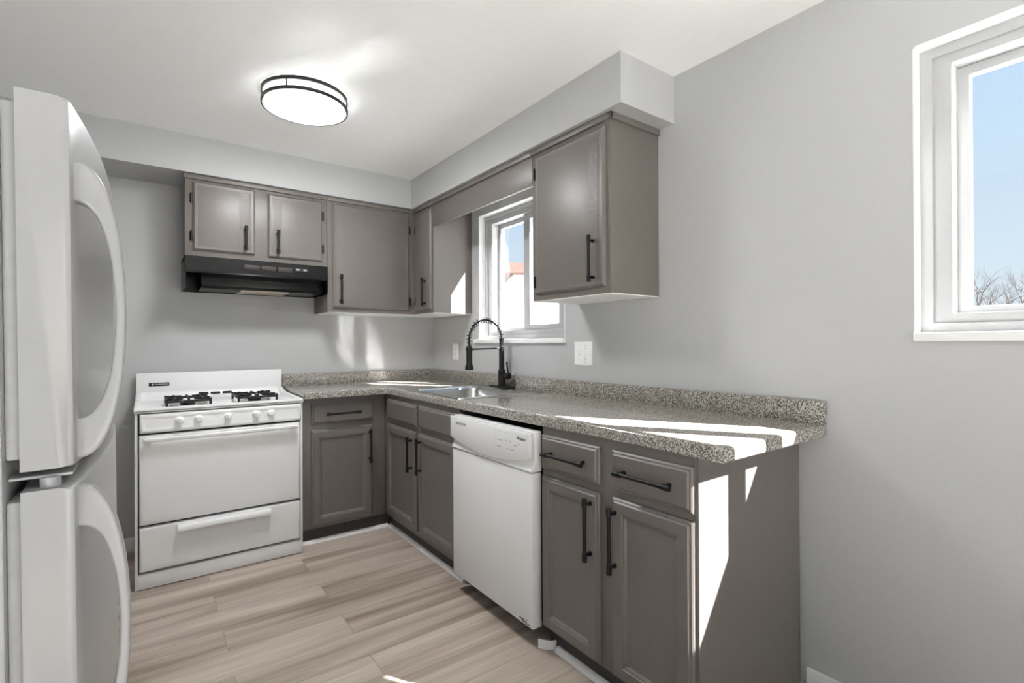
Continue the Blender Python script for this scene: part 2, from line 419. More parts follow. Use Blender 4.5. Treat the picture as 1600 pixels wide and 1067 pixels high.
# ------------------------------------------------------------------ cabinets
LIP = [(0, 0), (0, .010), (.006, .016), (.010, .019), (.022, .019), (.026, .0205)]
SHAKER = [(0, 0), (0, .009), (.005, .014), (.009, .0145), (.014, .020), (.046, .020), (.049, .0165), (.054, .0165), (.062, .009), (.066, .009)]
DRAWER = [(0, 0), (0, .009), (.005, .014), (.010, .0145), (.015, .020)]
def pull(parent, face, plane, axis, c, z, length, name='handle'):
    """bar pull: bar with thicker ends on two posts. axis 'v' upright or 'h' level; c = position along the face"""
    o = .030; h = length/2; ins = .022
    def P(s, d):
        if axis == 'v': return (plane-d, c, z+s) if face == 'R' else (c, plane-d, z+s)
        return (plane-d, c+s, z) if face == 'R' else (c+s, plane-d, z)
    b = MB(); b.cyl(P(-h+.004, o), P(h-.004, o), .0068, n=14)
    for sg in (-1, 1):
        b.cyl(P(sg*h, o), P(sg*(h-.026), o), .0095, n=16); b.cyl(P(sg*(h-.029), o), P(sg*(h-.034), o), .0083, n=16)
        b.cyl(P(sg*(h-ins), 0), P(sg*(h-ins), o), .0062, n=12); b.cyl(P(sg*(h-ins), 0), P(sg*(h-ins), .004), .0085, n=12)
    ob = b.build(name, M_black, parent); ob['label'] = 'black bar pull'; return ob
def hinge(parent, face, plane, c, z, side):
    b = MB(); d0, d1 = 0, .012
    if face == 'R':
        b.box(plane-.006, plane, c-.008, c+.008, z-.026, z+.026, .002); b.cyl((plane-.010, c, z-.030), (plane-.010, c, z+.030), .0045, n=10)
    else:
        b.box(c-.008, c+.008, plane-.006, plane, z-.026, z+.026, .002); b.cyl((c, plane-.010, z-.030), (c, plane-.010, z+.030), .0045, n=10)
    o = b.build('hinge', M_black, parent); o['label'] = 'black hinge'; return o
def door(parent, face, a0, a1, z0, z1, plane, prof, name='door'):
    return MB().rings(face, a0, a1, z0, z1, plane, prof).build(name, M_cab, parent, 30)
def strip(parent, face, a0, a1, z0, z1, plane):
    """ribbed reeded strip running down an upper door"""
    b = MB(); n = int((z1-z0)/.009)
    b2 = (z1-z0)/n
    for i in range(n):
        q = z0+i*b2
        if face == 'R': b.box(plane-.0015, plane, a0, a1, q, q+b2*.55)
        else: b.box(a0, a1, plane-.0015, plane, q, q+b2*.55)
    o = b.build('ribbed_strip', M_cab, parent, 0); o['label'] = 'finely ribbed strip beside the pull'; return o

UZ, UT, UD = 1.4485, 2.2240, .3245
# --- cabinet over the hood
c = thing('wall_cabinet', 'wide low taupe wall cabinet with two doors above the black range hood', 'cabinet', (-1.356, -.16, 1.752), 'taupe wall cabinets')
MB().box(-1.755, -.957, -UD, -.002, 1.752, UT, .002).build('cabinet_box', M_cab, c)
MB().box(-1.763, -.957, -UD-.012, -UD+.004, 2.199, 2.2285, .005).build('top_moulding', M_cab, c)
d1 = door(c, 'B', -1.717, -1.392, 1.787, 2.186, -UD, LIP); d2 = door(c, 'B', -1.320, -.992, 1.783, 2.180, -UD, LIP)
strip(d1, 'B', -1.478, -1.425, 1.815, 2.158, -UD-.0205); strip(d2, 'B', -1.286, -1.240, 1.812, 2.152, -UD-.0205)
pull(d1, 'B', -UD-.0205, 'v', -1.445, 1.880, .148); pull(d2, 'B', -UD-.0205, 'v', -1.265, 1.878, .148)
for z in (1.868, 2.088): hinge(d1, 'B', -UD-.003, -1.724, z, 0); hinge(d2, 'B', -UD-.003, -.984, z, 0)

# --- corner wall cabinet (long door on the back wall, narrow door on the window wall)
c = thing('corner_wall_cabinet', 'tall L-shaped taupe corner wall cabinet between the hood and the sink window', 'cabinet', (-.40, -.30, UZ), 'taupe wall cabinets')
b = MB(); b.prism([(-.9545, -.002), (-.9545, -UD), (-UD, -UD), (-UD, -.640), (-.002, -.620), (-.002, -.002)], UZ+.004, UT, 'xy'); b.build('cabinet_box', M_cab, c, 0)
b = MB(); b.prism([(-.950, -.006), (-.950, -UD+.004), (-UD+.004, -UD+.004), (-UD+.004, -.632), (-.006, -.614), (-.006, -.006)], UZ, UZ+.005, 'xy')
o = b.build('underside', M_under, c, 0); o['label'] = 'white underside panel'
b = MB(); b.box(-.9565, -UD+.010, -UD-.012, -UD+.004, 2.199, 2.2285, .005); b.box(-UD-.012, -UD+.004, -.640, -UD, 2.199, 2.2285, .005); b.build('top_moulding', M_cab, c)
d1 = door(c, 'B', -.922, -.368, 1.480, 2.184, -UD, LIP); d2 = door(c, 'R', -.640+.014, -.380, 1.475, 2.176, -UD, LIP)
pull(d1, 'B', -UD-.0205, 'v', -.873, 1.605, .200); pull(d2, 'R', -UD-.0205, 'v', -.558, 1.599, .200)
for z in (1.545, 2.070): hinge(d1, 'B', -UD-.003, -.361, z, 0); hinge(d2, 'R', -UD-.003, -.372, z, 0)

# --- valance over the window
c = thing('valance_board', 'long taupe valance board bridging the gap above the sink window', 'valance', (-UD, -1.19, 2.05), None)
MB().box(-UD, -UD+.020, -1.743, -.642, 2.050, UT, .002).build('board', M_cab, c)
MB().box(-UD-.012, -UD+.004, -1.743, -.642, 2.199, 2.2285, .005).build('top_moulding', M_cab, c)

# --- wall cabinet right of the window
c = thing('wall_cabinet', 'tall single-door taupe wall cabinet right of the sink window with exposed end', 'cabinet', (-.16, -2.015, UZ), 'taupe wall cabinets')
MB().box(-UD, -.002, -2.285, -1.745, UZ+.004, UT, .002).build('cabinet_box', M_cab, c)
o = MB().box(-UD+.004, -.006, -2.281, -1.749, UZ, UZ+.005).build('underside', M_under, c, 0); o['label'] = 'white underside panel'
b = MB(); b.box(-UD-.012, -UD+.004, -2.297, -1.745, 2.199, 2.2285, .005); b.box(-UD-.012, -.002, -2.297, -2.281, 2.199, 2.2285, .005); b.build('top_moulding', M_cab, c)
d1 = door(c, 'R', -2.260, -1.784, 1.482, 2.178, -UD, LIP)
strip(d1, 'R', -2.226, -2.172, 1.515, 2.150, -UD-.0205)
pull(d1, 'R', -UD-.0205, 'v', -2.198, 1.605, .205)
for z in (1.545, 2.095): hinge(d1, 'R', -UD-.003, -1.776, z, 0)

# --- base cabinets: fronts at y=-.545 (by the range) and x=-.640 (window side)
FB, FR, BT = -.545, -.640, .8995
def face_frame(b, face, plane, a0, a1, z0, z1, depth=.02):
    if face == 'R': b.box(plane, plane+depth, a0, a1, z0, z1)
    else: b.box(a0, a1, plane, plane+depth, z0, z1)
# by the range
c = thing('base_cabinet', 'taupe base cabinet with one drawer and one door right beside the white range', 'cabinet', (-.90, -.28, 0), 'taupe base cabinets')
MB().box(-1.172, -.6405, FB, -.004, .095, BT, .002).build('cabinet_box', M_cab, c)
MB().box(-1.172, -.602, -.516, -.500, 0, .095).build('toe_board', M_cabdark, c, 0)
d1 = MB().rings('B', -1.119, -.727, .738, .866, FB, DRAWER).build('drawer', M_cab, c, 30)
d2 = door(c, 'B', -1.121, -.735, .112, .704, FB, SHAKER)
pull(d1, 'B', FB-.020, 'h', -.929, .800, .215); pull(d2, 'B', FB-.020, 'v', -.757, .572, .215)
# sink corner
c = thing('sink_base_cabinet', 'taupe two-door sink base cabinet with false drawer fronts between corner and dishwasher', 'cabinet', (-.32, -1.0, 0), 'taupe base cabinets')
MB().box(FR, FR+.02, -1.535, FB, .095, BT, .002).build('face_frame', M_cab, c)
b = MB(); b.box(FR+.02, -.004, -1.535, -1.515, .095, BT); b.box(FR+.02, -.004, -1.515, -.62, .095, .112); b.build('cabinet_box', M_cab, c, 0)
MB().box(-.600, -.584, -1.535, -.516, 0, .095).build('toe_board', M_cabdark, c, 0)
for a0, a1 in ((-1.050, -.612), (-1.515, -1.086)):
    o = MB().rings('R', a0, a1, .742, .871, FR, DRAWER).build('false_drawer_front', M_cab, c, 30)
d1 = door(c, 'R', -1.042, -.606, .125, .711, FR, SHAKER); d2 = door(c, 'R', -1.515, -1.086, .125, .711, FR, SHAKER)
pull(d1, 'R', FR-.020, 'v', -.998, .577, .208); pull(d2, 'R', FR-.020, 'v', -1.123, .585, .208)
# right of the dishwasher
YE = -2.9075
c = thing('base_cabinet', 'taupe base cabinet with two drawers over two doors and sunlit end panel', 'cabinet', (-.32, -2.55, 0), 'taupe base cabinets')
b = MB(); b.box(FR, -.004, -2.890, -2.200, .095, BT, .002); b.build('cabinet_box', M_cab, c)
b = MB(); b.prism([(FR, .095), (FR, BT), (-.016, BT), (-.016, 0), (-.58, 0), (-.58, .095)], YE, -2.891, 'xz'); b.build('end_panel', M_cab, c, 0)
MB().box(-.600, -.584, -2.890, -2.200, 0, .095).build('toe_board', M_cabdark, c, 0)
dA = MB().rings('R', -2.523, -2.206, .735, .869, FR, DRAWER).build('drawer', M_cab, c, 30)
dB = MB().rings('R', -2.896, -2.582, .735, .870, FR, DRAWER).build('drawer', M_cab, c, 30)
d1 = door(c, 'R', -2.522, -2.206, .103, .706, FR, SHAKER); d2 = door(c, 'R', -2.897, -2.583, .103, .710, FR, SHAKER)
pull(dA, 'R', FR-.020, 'h', -2.362, .802, .222); pull(dB, 'R', FR-.020, 'h', -2.732, .804, .222)
pull(d1, 'R', FR-.020, 'v', -2.486, .575, .222); pull(d2, 'R', FR-.020, 'v', -2.602, .573, .222)

# ------------------------------------------------------------------ worktop with a hole for the sink
CT, CB, CX, CY, CE = .9449, .9013, -.655, -.607, -2.9966
SX0, SX1, SY0, SY1 = -.585, -.135, -1.455, -.865     # basin opening
c = thing('worktop', 'L-shaped speckled grey-brown laminate worktop with upstand running from range to peninsula end', 'worktop', (-.33, -1.5, CB))
def slab_piece(b, x0, x1, y0, y1): b.box(x0, x1, y0, y1, CB, CT)
b = MB()
XB, e_ = -.004, .012
t = bmesh.new()
# top and bottom as a grid of quads, with the front edge rounded over
xs = [-1.174, CX+e_, SX0, SX1, XB]; ys = [CE+e_, SY0, SY1, CY+e_, -.004]
def solid(x, y):   # cell filled?
    if x < CX+e_: return y > CY+e_
    if SX0 < x < SX1 and SY0 < y < SY1: return False
    return True
vd = {}
def gv(x, y, z):
    k_ = (round(x, 5), round(y, 5), round(z, 5))
    if k_ not in vd: vd[k_] = t.verts.new(k_)
    return vd[k_]
for i in range(4):
    for j in range(4):
        if solid((xs[i]+xs[i+1])/2, (ys[j]+ys[j+1])/2):
            for z in (CT, CB): t.faces.new([gv(xs[i], ys[j], z), gv(xs[i+1], ys[j], z), gv(xs[i+1], ys[j+1], z), gv(xs[i], ys[j+1], z)])
# basin hole walls
for (a, q) in (((SX0, SY0), (SX1, SY0)), ((SX1, SY0), (SX1, SY1)), ((SX1, SY1), (SX0, SY1)), ((SX0, SY1), (SX0, SY0))):
    t.faces.new([gv(a[0], a[1], CT), gv(q[0], q[1], CT), gv(q[0], q[1], CB), gv(a[0], a[1], CB)])
# rolled edge along the open sides
path = [(-1.174, CY+e_), (CX+e_, CY+e_), (CX+e_, SY1), (CX+e_, SY0), (CX+e_, CE+e_), (SX0, CE+e_), (SX1, CE+e_), (XB, CE+e_)]
offs = [(0, -1), (-1, -1), (-1, 0), (-1, 0), (-1, -1), (0, -1), (0, -1), (0, -1)]
profile = [(0, CT)]+[(e_*math.sin(a_), CT-e_*(1-math.cos(a_))) for a_ in (PI/8, PI/4, 3*PI/8, PI/2)]+[(e_, CB+.005), (e_-.005, CB), (0, CB)]
cols = []
for (x, y), (ox, oy) in zip(path, offs): cols.append([gv(x+ox*d, y+oy*d, z) for d, z in profile])
for A, B in zip(cols, cols[1:]):
    for i in range(len(profile)-1):
        f = [A[i], B[i], B[i+1], A[i+1]]
        if len(set(f)) == 4: t.faces.new(f)
t.faces.new(cols[0]+[gv(-1.174, -.004, CB), gv(-1.174, -.004, CT)])
t.faces.new(cols[-1])
bmesh.ops.recalc_face_normals(t, faces=t.faces[:])
b._take(t)
b.build('slab', M_granite, c, 40)
b = MB(); h = 1.0274
b.box(-1.174, -.002, -.022, -.002, CT-.002, h, .004); b.box(-.022, -.002, CE, -.020, CT-.002, h, .004)
b.build('upstand', M_granite, c, 40)

# ------------------------------------------------------------------ sink
c = thing('sink', 'single-bowl stainless steel sink set into the worktop under the window', 'sink', (-.36, -1.16, .80))
def rrect(x0, x1, y0, y1, r, n=5):
    P = []
    for cx, cy, s in ((x1-r, y1-r, 0), (x0+r, y1-r, PI/2), (x0+r, y0+r, PI), (x1-r, y0+r, 1.5*PI)):
        for i in range(n+1): P.append((cx+r*math.cos(s+i*PI/2/n), cy+r*math.sin(s+i*PI/2/n)))
    return P
def loft(b, loops, cap_last=True):
    V = []; Fs = []; n = len(loops[0][0])
    for P, z in loops: V += [(x, y, z) for x, y in P]
    for i in range(len(loops)-1):
        for j in range(n): Fs.append([i*n+j, i*n+(j+1) % n, (i+1)*n+(j+1) % n, (i+1)*n+j])
    if cap_last: Fs.append([(len(loops)-1)*n+j for j in range(n)])
    b.raw(V, Fs)
b = MB(); g = CT
loft(b, [(rrect(-.628, -.042, -1.512, -.816, .03), g+.0005), (rrect(-.626, -.044, -1.510, -.818, .03), g+.005), (rrect(-.618, -.052, -1.502, -.826, .028), g+.0065),
         (rrect(-.600, -.125, -1.470, -.856, .05), g+.004), (rrect(-.588, -.138, -1.456, -.868, .055), g+.001),
         (rrect(-.578, -.147, -1.446, -.878, .06), g-.020), (rrect(-.565, -.160, -1.432, -.892, .06), g-.150), (rrect(-.545, -.180, -1.412, -.912, .06), g-.172), (rrect(-.52, -.21, -1.38, -.94, .05), g-.176)])
b.build('basin', M_steel, c, 50)
MB().lathe([(.045, 0), (.045, .003), (.036, .004), (.030, -.002), (0, -.003)], (-.36, -1.16, g-.176), n=24).build('drain', M_steel, c)

# ------------------------------------------------------------------ faucet
fx, fy, fz = -.072, -1.100, CT+.006
c = thing('faucet', 'matte black pull-down spring faucet standing behind the sink', 'faucet', (fx, fy, fz))
b = MB(); loft(b, [(rrect(fx-.028, fx+.026, fy-.125, fy+.125, .025), fz), (rrect(fx-.028, fx+.026, fy-.125, fy+.125, .025), fz+.006), (rrect(fx-.025, fx+.023, fy-.122, fy+.122, .023), fz+.009)])
b.build('deck_plate', M_black, c)
b = MB(); b.lathe([(.030, .008), (.030, .012), (.024, .016), (.024, .105), (.022, .112), (.017, .118), (.017, .240), (.020, .246), (.020, .262), (.014, .268), (.014, .305), (.016, .308), (.016, .318), (0, .320)], (fx, fy, fz), n=24)
b.build('body', M_black, c)
# lever valve on the right
b = MB(); b.cyl((fx, fy-.018, fz+.075), (fx, fy-.060, fz+.075), .016, n=18); b.lathe([(.019, 0), (.021, .004), (.021, .024), (.018, .030), (0, .031)], (fx, fy-.055, fz+.075), (0, -1, 0), 20)
b.cyl((fx, fy-.072, fz+.085), (fx-.004, fy-.062, fz+.165), .0048, .0055, n=12)
b.build('lever_handle', M_black, c)
# hose arch and open spring
R_ = .123; cxa = fx-R_; zb = fz+.305
def arch(s):           # s 0..1 from riser to spray head
    L1, L2, L3 = .005, PI*R_*1.0, .035
    tot = L1+L2+L3; q = s*tot
    if q < L1: return Vector((fx, fy, zb+q))
    q -= L1
    if q < L2:
        a = q/R_; return Vector((cxa+R_*math.cos(a), fy, zb+L1+R_*math.sin(a)))
    q -= L2; return Vector((cxa-R_, fy, zb+L1-q))
b = MB(); b.tube([arch(i/40) for i in range(41)], .0065, 10); b.build('hose', M_black, c)
turns, n = 19, 19*14; P = []
for i in range(n+1):
    s = i/n; p = arch(s); d = (arch(min(1, s+.004))-arch(max(0, s-.004))).normalized()
    q = d.cross(Vector((0, 1, 0))); a = 2*PI*turns*s
    P.append(p+(q*math.cos(a)+Vector((0, 1, 0))*math.sin(a))*.0165)
b = MB(); b.tube(P, .0020, 6); b.build('spring', M_black, c)
# holder arm and spray head
hx = fx-2*R_
b = MB(); b.cyl((fx, fy, fz+.253), (hx, fy, fz+.248), .0055, n=12); b.lathe([(.019, -.010), (.022, -.010), (.022, .010), (.019, .010)], (hx, fy, fz+.248), n=20)
b.build('holder_arm', M_black, c)
b = MB(); b.lathe([(0, .276), (.010, .276), (.013, .270), (.018, .262), (.019, .200), (.018, .165), (.021, .150), (.026, .138), (.026, .122), (.022, .120), (0, .121)], (hx, fy, fz), n=22)
b.build('spray_head', M_black, c)

# ------------------------------------------------------------------ dishwasher
c = thing('dishwasher', 'white built-in dishwasher under the worktop between taupe base cabinets', 'dishwasher', (-.34, -1.87, 0))
y0, y1 = -2.193, -1.547
MB().box(-.645, -.03, y0+.012, y1-.012, .10, .872, .004).build('tub', M_darkgap, c)
d = MB().box(-.690, -.640, y0+.002, y1-.002, .085, .712, .006).build('door', M_white, c)
b = MB()
for (a, z, w_, h_) in ((-2.118, .104, .030, .006), (-2.135, .099, .034, .007), (-2.150, .110, .012, .004), (-2.160, .096, .020, .006)):
    b.box(-.6906, -.689, a-w_/2, a+w_/2, z-h_/2, z+h_/2, .0003)
b.build('scuff_mark', M_scuff, d, 0)
# control panel: base, plus the raised fascia whose lower edge bows down over the hand grip
b = MB(); b.prism([(-.640, .716), (-.694, .716), (-.6945, .722), (-.684, .742), (-.677, .772), (-.677, .878), (-.640, .878)], y0, y1, 'xz', bev=.003); p = b.build('control_panel', M_white, c, 50)
N = 24; lo = []
for i in range(N+1):
    s = i/N; lo.append((y1-.001-(y1-y0-.002)*s, .772-.042*math.sin(PI*s)**.9))
poly = lo+[(y0+.001, .874), (y1-.001, .874)]
b = MB(); b.prism(poly, -.703, -.684, 'yz', bev=.003); b.build('fascia', M_white, p, 50)
MB().box(-.7045, -.7025, -1.700, -1.606, .841, .852, .0006).build('badge', M_palemark, p)
text_mesh('Amana', 'lettering', .021, M_black, p, Matrix.Translation((-.7034, -2.135, .846)) @ FACE_R, shear=.25)
b = MB(); 
for (a0, a1, z0, z1) in ((-2.186, -1.945, .8565, .8572), (-1.9457, -1.945, .79, .857)): b.box(-.7034, -.7028, a0, a1, z0, z1)
b.build('panel_outline', M_palemark, p, 0)
for (a, z, w_) in ((-1.985, .8205, .035), (-2.035, .823, .010), (-2.062, .823, .010), (-1.978, .7915, .03), (-2.045, .790, .022), (-2.075, .790, .026), (-2.095, .811, .026), (-2.122, .822, .009)):
    MB().box(-.7036, -.7028, a-w_/2, a+w_/2, z-.0022, z+.0022, .0002).build('button', M_palemark, p)

# ------------------------------------------------------------------ gas range
SX_0, SX_1, SF = -1.985, -1.187, -.630
c = thing('gas_range', 'white freestanding gas range with black grates between fridge and base cabinet', 'range', (-1.586, -.33, 0))
b = MB(); b.box(SX_0, SX_0+.013, SF+.005, -.03, 0, .902, .003); b.box(SX_1-.013, SX_1, SF+.005, -.03, 0, .902, .003); b.box(SX_0+.013, SX_1-.013, -.05, -.03, 0, .902); b.build('side_panels', M_white, c)
MB().box(SX_0+.013, SX_1-.013, -.600, -.06, .01, .895).build('inner_carcass', M_darkgap, c, 0)
# cooktop: shallow pan with raised sides
b = MB(); zt = .914
b.box(SX_0-.003, SX_1+.003, SF-.008, -.03, .890, .905, .004)
b.box(SX_0-.003, SX_1+.003, SF-.008, SF+.030, .892, zt, .005)
for a, q in ((SX_0-.003, SX_0+.024), (SX_1-.024, SX_1+.003)):
    b.prism([(SF-.008, .892), (-.04, .892), (-.04, .950), (-.09, .940), (-.20, .922), (SF-.004, zt)], a, q, 'yz', bev=.003)
b.build('cooktop', M_white, c)
bg_ = MB(); bg_.box(SX_0-.001, SX_1+.001, -.058, -.028, .900, 1.066, .005)
bg_.prism([(-.055, .905), (-.105, .905), (-.085, .909), (-.068, .922), (-.060, .945), (-.055, .96)], SX_0+.024, SX_1-.024, 'yz')
g_ = bg_.build('backguard', M_white, c)
for x in (-1.645, -1.580, -1.515): MB().box(x-.027, x+.027, -.0715, -.060, .922, .936, .002).build('vent_slot', M_darkgap, g_)
o = MB().box(-1.925, -1.823, -.060, -.056, .986, 1.007, .0008).build('badge', M_darkgap, g_); o['label'] = 'small black name badge'
b = MB(); b.lathe([(.0, 0), (.0062, 0), (.0062, .0007), (0, .0007)], (-1.905, -.0600, .9965), (0, -1, 0), 16)
for i in range(9):
    q = -1.891+i*.0062; b.box(q-.0021, q+.0021, -.0609, -.0600, .9948, 1.0010 if i in (0, 3, 5) else .9996)
b.box(-1.838, -1.830, -.0609, -.060, .9955, .9990)
b.build('badge_mark', M_silver, o, 0)
# grates and burners
def grate(x, y):
    g = MB(); z = .950; hx_, hy_ = .098, .125
    for sx_, sy_ in ((-1, -1), (-1, 1), (1, -1), (1, 1)):
        p0 = (x+sx_*hx_, y+sy_*hy_, .908)
        g.cyl(p0, (x+sx_*hx_, y+sy_*hy_, z), .0065, n=8)
    for sy_ in (-1, 1):
        g.box(x-hx_, x+hx_, y+sy_*hy_-.005, y+sy_*hy_+.005, z-.020, z-.008, .002)
        for dx in (-.062, 0, .062): g.prism([(y+sy_*hy_, z-.02), (y+sy_*hy_, z+.002), (y+sy_*.03, z+.002), (y+sy_*.03, z-.010)], x+dx-.005, x+dx+.005, 'yz')
    for sx_ in (-1, 1):
        g.box(x+sx_*hx_-.005, x+sx_*hx_+.005, y-hy_, y+hy_, z-.020, z-.008, .002)
        for dy in (-.075, .075): g.prism([(x+sx_*hx_, z-.02), (x+sx_*hx_, z+.002), (x+sx_*.025, z+.002), (x+sx_*.025, z-.010)], y+dy-.005, y+dy+.005, 'xz')
    o = g.build('burner_grate', M_iron, c, 30); o['label'] = 'black iron grate'
    MB().lathe([(.080, 0), (.085, .004), (.062, .003), (.05, .001), (0, .001)], (x, y, .9055), n=28).build('burner_bowl', M_steel, o)
    MB().lathe([(.030, 0), (.036, .003), (.036, .014), (.028, .020), (0, .021)], (x, y, .907), n=24).build('burner_head', M_iron, o)
grate(-1.752, -.470); grate(-1.420, -.470)
# control panel with five knobs
cp = MB().rings('B', SX_0+.020, SX_1-.010, .788, .884, -.605, [(0, 0), (0, .028), (.004, .036), (.010, .039), (.018, .037), (.024, .034), (.026, .034)]).build('control_panel', M_white, c, 50)
for x in (-1.797, -1.712, -1.576, -1.438, -1.360):
    k = MB().lathe([(.021, 0), (.021, .003), (.017, .006), (.0150, .018), (.013, .022), (0, .023)], (x, -.638, .843), (0, -1, 0), 24).build('knob', M_plastic, cp)
    MB().box(x-.0028, x+.0028, -.668, -.655, .831, .855, .0015).build('grip_ridge', M_plastic, k)
for x in (-1.797, -1.712, -1.576, -1.438): MB().box(x-.002, x+.002, -.6405, -.638, .8685, .8715).build('knob_mark', M_palemark, cp, 0)
od = MB().rings('B', SX_0+.018, SX_1-.018, .325, .778, -.605, [(0, 0), (0, .026), (.004, .033), (.012, .035), (.05, .035)]).build('oven_door', M_white, c, 50)
b = MB(); b.box(-1.950, -1.222, -.672, -.652, .746, .766, .006, 3)
for x in (-1.925, -1.247): b.box(x-.014, x+.014, -.655, -.638, .748, .764, .002)
b.build('handle', M_white, od)
dr = MB().rings('B', SX_0+.018, SX_1-.018, .090, .313, -.605, [(0, 0), (0, .026), (.004, .033), (.012, .035), (.05, .035)]).build('drawer', M_white, c, 50)
b = MB(); b.prism([(-.640, .300), (-.668, .298), (-.674, .288), (-.672, .274), (-.662, .272), (-.656, .286), (-.640, .288)], -1.807, -1.366, 'yz'); b.build('handle', M_white, dr, 50)
MB().box(SX_0+.013, SX_1-.013, -.632, -.60, .004, .078, .003).build('kick_panel', M_white, c)

# ------------------------------------------------------------------ range hood
HX0, HX1, HF = -1.758, -.958, -.345
c = thing('range_hood', 'slim black under-cabinet range hood above the white range', 'range hood', (-1.358, -.17, 1.57))
b = MB()
b.prism([(-.004, 1.7515), (HF, 1.7515), (HF-.004, 1.664), (HF+.004, 1.656), (HF+.030, 1.660), (HF+.030, 1.735), (-.004, 1.735)], HX0, HX1, 'yz')
for a in (HX0, HX1-.006): b.prism([(-.004, 1.7515), (HF, 1.7515), (HF-.004, 1.660), (HF-.002, 1.575), (HF+.02, 1.568), (-.004, 1.568)], a, a+.006, 'yz')
b.box(HX0, HX1, -.010, -.004, 1.568, 1.74)
b.build('shell', M_hood, c, 25)
b = MB()       # inner visor: sloping pan that drops behind the front rim
b.prism([(HF+.030, 1.672), (HF+.052, 1.634), (HF+.046, 1.588), (HF+.056, 1.5725), (-.012, 1.5725), (-.012, 1.580), (HF+.062, 1.580), (HF+.056, 1.592), (HF+.062, 1.638), (HF+.036, 1.676)], HX0+.085, HX1-.020, 'yz', bev=.0015)
b.build('visor', M_hood, c, 25)
b = MB(); b.box(HX0+.0, HX1, HF-.010, HF+.004, 1.654, 1.662, .002); b.build('front_rim', M_hood, c)
for i in range(3): MB().box(-1.452+i*.094, -1.368+i*.094, HF-.0045, HF-.002, 1.692, 1.722, .0005).build('vent_grille', M_grille, c)
sp = MB().box(-1.166, -1.080, HF-.0052, HF-.003, 1.703, 1.727, .0005).build('switch_panel', M_darkgap, c)
for x in (-1.146, -1.103): MB().box(x-.010, x+.010, HF-.0075, HF-.005, 1.7105, 1.7195, .001).build('rocker_switch', M_silver, sp)
b = MB(); b.prism([(-1.452, -.280), (-1.192, -.280), (-1.202, -.070), (-1.442, -.070)], 1.5655, 1.5730, 'xy', bev=.002); o = b.build('lamp_lens', M_mesh, c); o['label'] = 'brass-coloured mesh lens of the hood lamp'
for a in (-1.462, -1.198): MB().box(a, a+.010, -.284, -.066, 1.564, 1.573, .001).build('lens_clip', M_silver, o)

# ------------------------------------------------------------------ ceiling light
def ceiling_light(x, y, label):
    c = thing('ceiling_light', label, 'ceiling light', (x, y, ZC), 'round flush ceiling lights')
    MB().lathe([(.150, 0), (.150, -.014), (.0, -.014)], (x, y, ZC), n=40).build('mounting_plate', M_plastic, c)
    def ring(r, z, t): return MB().lathe([(r-.008, -t), (r, -t), (r, t), (r-.008, t), (r-.008, -t)], (x, y, z), n=64)
    ring(.195, 2.430, .0085).build('upper_ring', M_bronze, c); ring(.196, 2.384, .008).build('lower_ring', M_bronze, c)
    for a in (.9, 2.47, 4.04, 5.6):
        MB().cyl((x+.188*math.cos(a), y+.190*math.sin(a), 2.384), (x+.190*math.cos(a), y+.190*math.sin(a), 2.431), .0032, n=8).build('post', M_bronze, c)
    MB().lathe([(.155, -.012), (.176, -.014), (.180, -.020), (.181, -.060)], (x, y, ZC), n=64).build('side_band', M_lampside, c, 60)
    MB().lathe([(.181, -.060), (.176, -.067), (.150, -.077), (.10, -.085), (.05, -.089), (0, -.090)], (x, y, ZC), n=64).build('diffuser', M_lamp, c, 60)
    MB().lathe([(.004, 0), (.006, -.003), (.004, -.006), (0, -.007)], (x, y, ZC-.090), n=12).build('finial', M_bronze, c)
ceiling_light(-1.311, -1.222, 'lit round flush ceiling light with two dark bronze rings over the kitchen floor')

# ------------------------------------------------------------------ wall plates
c = thing('switch_plate', 'two-gang white switch plate right of the sink window', 'light switch', (0, -1.78, 1.177))
MB().rings('R', -1.848, -1.712, 1.112, 1.242, 0, [(0, 0), (0, .003), (.004, .006), (.006, .006)]).build('plate', M_plastic, c, 40)
MB().box(-.012, -.005, -1.807, -1.795, 1.160, 1.194, .002).build('toggle', M_plastic, c)
MB().lathe([(.007, 0), (.007, .004), (.003, .006), (0, .006)], (-.006, -1.752, 1.172), (-1, 0, 0), 16).build('push_button', M_plastic, c)
for (y, z) in ((-1.801, 1.204), (-1.801, 1.148), (-1.801, 1.222), (-1.801, 1.130), (-1.752, 1.190)): MB().lathe([(.0035, 0), (.0035, .0012), (0, .0014)], (-.006, y, z), (-1, 0, 0), 12).build('screw', M_palemark, c)
c = thing('outlet_plate', 'narrow white outlet plate on the window wall near the corner', 'outlet', (0, -.378, 1.172))
MB().rings('R', -.421, -.336, 1.109, 1.234, 0, [(0, 0), (0, .003), (.004, .006), (.006, .006)]).build('plate', M_plastic, c, 40)
MB().box(-.009, -.005, -.396, -.362, 1.134, 1.209, .002).build('receptacle', M_plastic, c)
for z in (1.152, 1.192):
    for y in (-.386, -.373): MB().box(-.0094, -.0088, y-.001, y+.001, z-.004, z+.004).build('slot', M_darkgap, c, 0)

